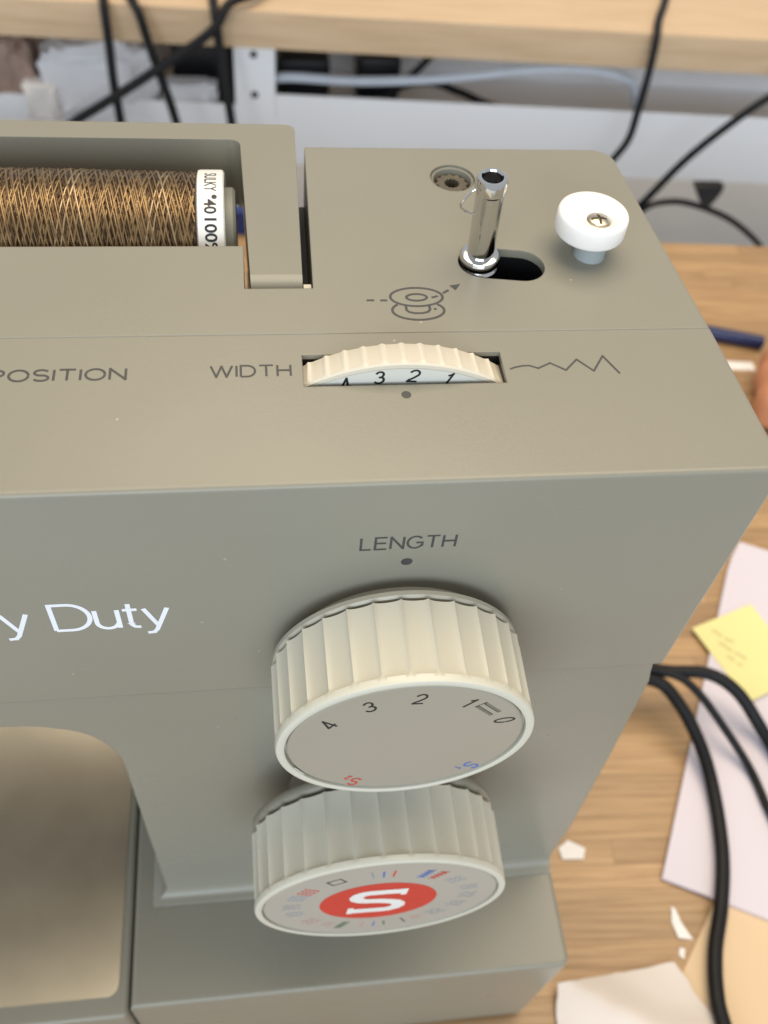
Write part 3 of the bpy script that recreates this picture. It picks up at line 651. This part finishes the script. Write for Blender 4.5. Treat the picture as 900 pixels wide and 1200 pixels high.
for poly, lb in (([(86, 26.4), (90.4, 29.2), (96.6, 25.6), (94.7, 21.4), (86.5, 22.0)], 'largest white paper scrap lying beside the machine column'),
                 ([(124.2, 1.6), (125.6, .5), (126.4, -4.5), (129.3, -10.8), (123.6, -9.8), (123.0, -4)], 'long curved white paper scrap near the folder corner'),
                 ([(123.2, -13.0), (125.0, -13.6), (123.6, -17.2), (122.2, -15.4)], 'tiny white paper scrap at the edge of the apricot sheet')):
    cx_ = sum(p[0] for p in poly)/len(poly); cy_ = sum(p[1] for p in poly)/len(poly)
    mb = MB(); A = [mb.v((x, y, -261.7+random.uniform(0, 1.0))) for x, y in poly]; c_ = mb.v((cx_, cy_, -261.4))
    for i in range(len(A)): mb.face([A[i], A[(i+1) % len(A)], c_])
    shell(mb, .12); tag(mb.build('paper_scrap', M_SCRAP, origin=(cx_, cy_, -262)), lb, 'scrap')

# things at the far right of the desk
mk = thing('marker_pen', 'navy blue marker pen lying on the desk at the right edge', 'pen', (255, 307, -262))
MB().lathe([(.01, 0), (3.4, 0), (3.9, .6), (3.9, 34), (3.4, 34.6), (.01, 34.6)], (236, 313.5, -258.1), 'x', 20, tilt=(1, -.32, 0)).build('pen_cap', M_NAVY, mk)
MB().lathe([(.01, 0), (3.5, 0), (3.5, 70), (2.8, 72), (.01, 72)], (168, 335.3, -258.1), 'x', 20, tilt=(1, -.32, 0)).build('pen_barrel', M_NAVY, mk)
sheet('paper_strip', [(238, 292.5), (259.5, 290.5), (259, 284), (238, 285.5)], -261.85, .3, M_SCRAP, 'narrow white paper strip below the navy marker pen', 'paper')
mb = MB(); bmesh.ops.create_icosphere(mb.bm, subdivisions=4, radius=1)
for v in mb.bm.verts:
    n_ = v.co.copy(); k_ = 1+.10*math.sin(5*n_.x+2)*math.cos(4*n_.y)+.05*math.sin(11*n_.y+7*n_.x)
    e_ = lambda t: math.copysign(abs(t)**.75, t)
    p = Vector((e_(n_.x)*26, e_(n_.y)*27, max(-.62, n_.z)*18))*k_; a = -.4; p.x *= .8
    v.co = (266+p.x*math.cos(a)-p.y*math.sin(a), 255+p.x*math.sin(a)+p.y*math.cos(a), -249.5+max(-12.3, p.z))
for f_ in mb.bm.faces: f_.smooth = True
tag(mb.build('fabric_pouch', M_ORANGE, origin=(276, 255, -262), sharp=80), 'salmon orange fabric pouch on the desk at the right edge', 'pouch')
tag(MB().prism([rot(p) for p in ((-90, 413.5), (-42, 413.5), (-42, 407), (-90, 407))], -261.9, -246, 'z').build('card_box', M_BLUEB, origin=(-40, 413, -262)), 'small dark blue box behind the machine seen past the spool', 'box')

# ================================================================ CABLES AND CLUTTER BEHIND
hang = 'black cables hanging over the far desk edge'
cable([(-140, 790, -258.6), (-135.7, 741, -258.6), (-130.5, 702, -258.6), (-129.5, 691, -265), (-129, 686, -286), (-129, 679, -313), (-127, 671, -340), (-124, 655, -400), (-122, 640, -520)], 3.7, 'leftmost black cable hanging almost straight over the far desk edge')
cable([(-122, 790, -258.6), (-118.3, 742, -258.6), (-108.6, 701, -258.6), (-103, 689, -265), (-98, 684, -285), (-90, 677, -312), (-82, 669, -340), (-70, 650, -400), (-60, 640, -520)], 3.7, 'second black cable from the left slanting down over the far desk edge')
cable([(-50, 790, -258.6), (-48.4, 747, -258.6), (-46, 703, -258.6), (-44.5, 687, -264), (-43, 682, -282), (-40, 675, -309), (-36, 666, -340), (-30, 650, -400), (-26, 640, -520)], 3.7, 'third black cable from the left hanging just beside the white bracket')
cable([(40, 790, -254), (11.8, 751, -253), (-12.5, 707, -253), (-34, 692, -256), (-49, 679, -272), (-96, 671, -301), (-139, 663, -325), (-165, 660, -340), (-200, 655, -365), (-260, 650, -420)], 3.8, 'black cable crossing diagonally in front of the other hanging cables')
cable([(365, 800, -258.6), (354, 775, -258.6), (334.8, 727, -258.6), (318, 690, -258.6), (311, 668, -262), (309, 658, -286), (306, 650, -316), (304, 648, -342), (293, 649, -368), (270, 645, -420), (240, 640, -560)], 3.3, 'black cable hanging over the far desk edge above the right machine corner')
cable([(520, 650, -230), (450, 629, -258), (407, 627.3, -287), (378, 628.7, -317), (352, 630, -350.7), (329.4, 631, -391), (300, 632, -440), (280, 632, -560)], 3.3, 'black cable slanting down from the right picture edge behind the machine')
cable([(318, 625, -420), (329.4, 625, -394), (351.8, 625, -387), (377, 625, -391), (409.7, 624, -403), (436, 623, -419), (459, 622, -438), (500, 620, -480), (540, 620, -560)], 2.8, 'arched black cable under the white beam at the right')
cable([(-40, 712, -366), (-10, 716, -345), (4, 716, -328), (74, 713, -328), (148, 710, -322.5), (221, 706, -311), (274, 704, -309), (311, 706, -317), (326, 712, -333), (338, 725, -365)], 4.0, 'pale blue white cable looping above the white beam', m=M_WCABLE)
pl = MB().prism([(359, -359), (386, -359), (385, -367), (380, -379), (372, -379), (363, -366)], 606, 616, 'y'); pl.bevel(lambda m, d: True, 1.2, 2)
tag(pl.build('power_plug', M_BLACKB, origin=(373, 611, -382)), 'black wedge shaped plug hanging under the white beam', 'plug')
def crumple(name, c, s, m, label, cat, seed, amp=.22):
    rn = random.Random(seed); ph = [rn.uniform(0, 6) for _ in range(8)]
    mb = MB(); bmesh.ops.create_icosphere(mb.bm, subdivisions=4, radius=1)
    for v in mb.bm.verts:
        p = v.co.copy(); e_ = lambda t: math.copysign(abs(t)**.4, t)
        k_ = 1+amp*(math.sin(7*p.x+ph[0])*math.sin(6*p.z+ph[1])*.5+abs(math.sin(9*p.x+5*p.y+ph[2]))*.4-abs(math.sin(11*p.z-6*p.x+ph[3]))*.4)
        v.co = (c[0]+e_(p.x)*s[0]*k_, c[1]+e_(p.y)*s[1]*k_, c[2]+e_(p.z)*s[2]*k_)
    for f_ in mb.bm.faces: f_.smooth = True
    tag(mb.build(name, m, origin=(c[0], c[1], c[2]-s[2]), sharp=25), label, cat)
crumple('plastic_bag', (-146, 732, -336), (46, 18, 31), M_BAG, 'crumpled white plastic bag on the tray behind the left cables', 'bag', 5)
crumple('paper_bag', (-246, 742, -333), (46, 22, 34), M_BROWNB, 'brown speckled bag on the tray at the upper left corner', 'bag', 9)
crumple('plastic_bag', (-72, 722, -352), (24, 8, 17), M_BAG, 'small white plastic bag under the black adapter', 'bag', 12)
ad = MB().box(-86, -32, 742, 790, -369.9, -296); ad.bevel(lambda m, d: True, 4, 3)
tag(ad.build('power_adapter', M_BLACKB, origin=(-59, 766, -370)), 'black power adapter on the tray left of the white bracket', 'adapter')
for x, y, w, lb in ((28, 735, 46, 'black power brick right of the white bracket under the desk'), (96, 740, 38, 'smaller black power brick farther right of the bracket')):
    ad = MB().box(x-w/2, x+w/2, y, y+40, -369.9, -322); ad.bevel(lambda m, d: True, 4, 3)
    tag(ad.build('power_brick', M_BLACKB, origin=(x, y+20, -370)), lb, 'power brick')
ad = MB().box(-330, -128, 662, 690, -402, -372.5); ad.bevel(lambda m, d: True, 3, 2)  # added black block: stands in for the dark shade below the tray lip
tag(ad.build('tray_shade_block', M_BLACKB, origin=(-229, 676, -402)), 'black block added as the shade under the white tray at the far left', 'shade block')
cable([(60, 722, -368), (100, 718, -345), (122, 716, -322), (138, 715, -303), (150, 722, -296)], 3.2, 'black cable rising steeply behind the pale cable left of centre')
cable([(70, 735, -366), (128, 724, -334), (165, 720, -340), (190, 724, -352), (225, 730, -366)], 3.4, 'black cable curving low behind the white beam')
crumple('foil_wrapper', (-196, 718, -352), (14, 8, 17), M_SCRAP, 'small crumpled white wrapper between the brown bag and plastic bag', 'wrapper', 21)
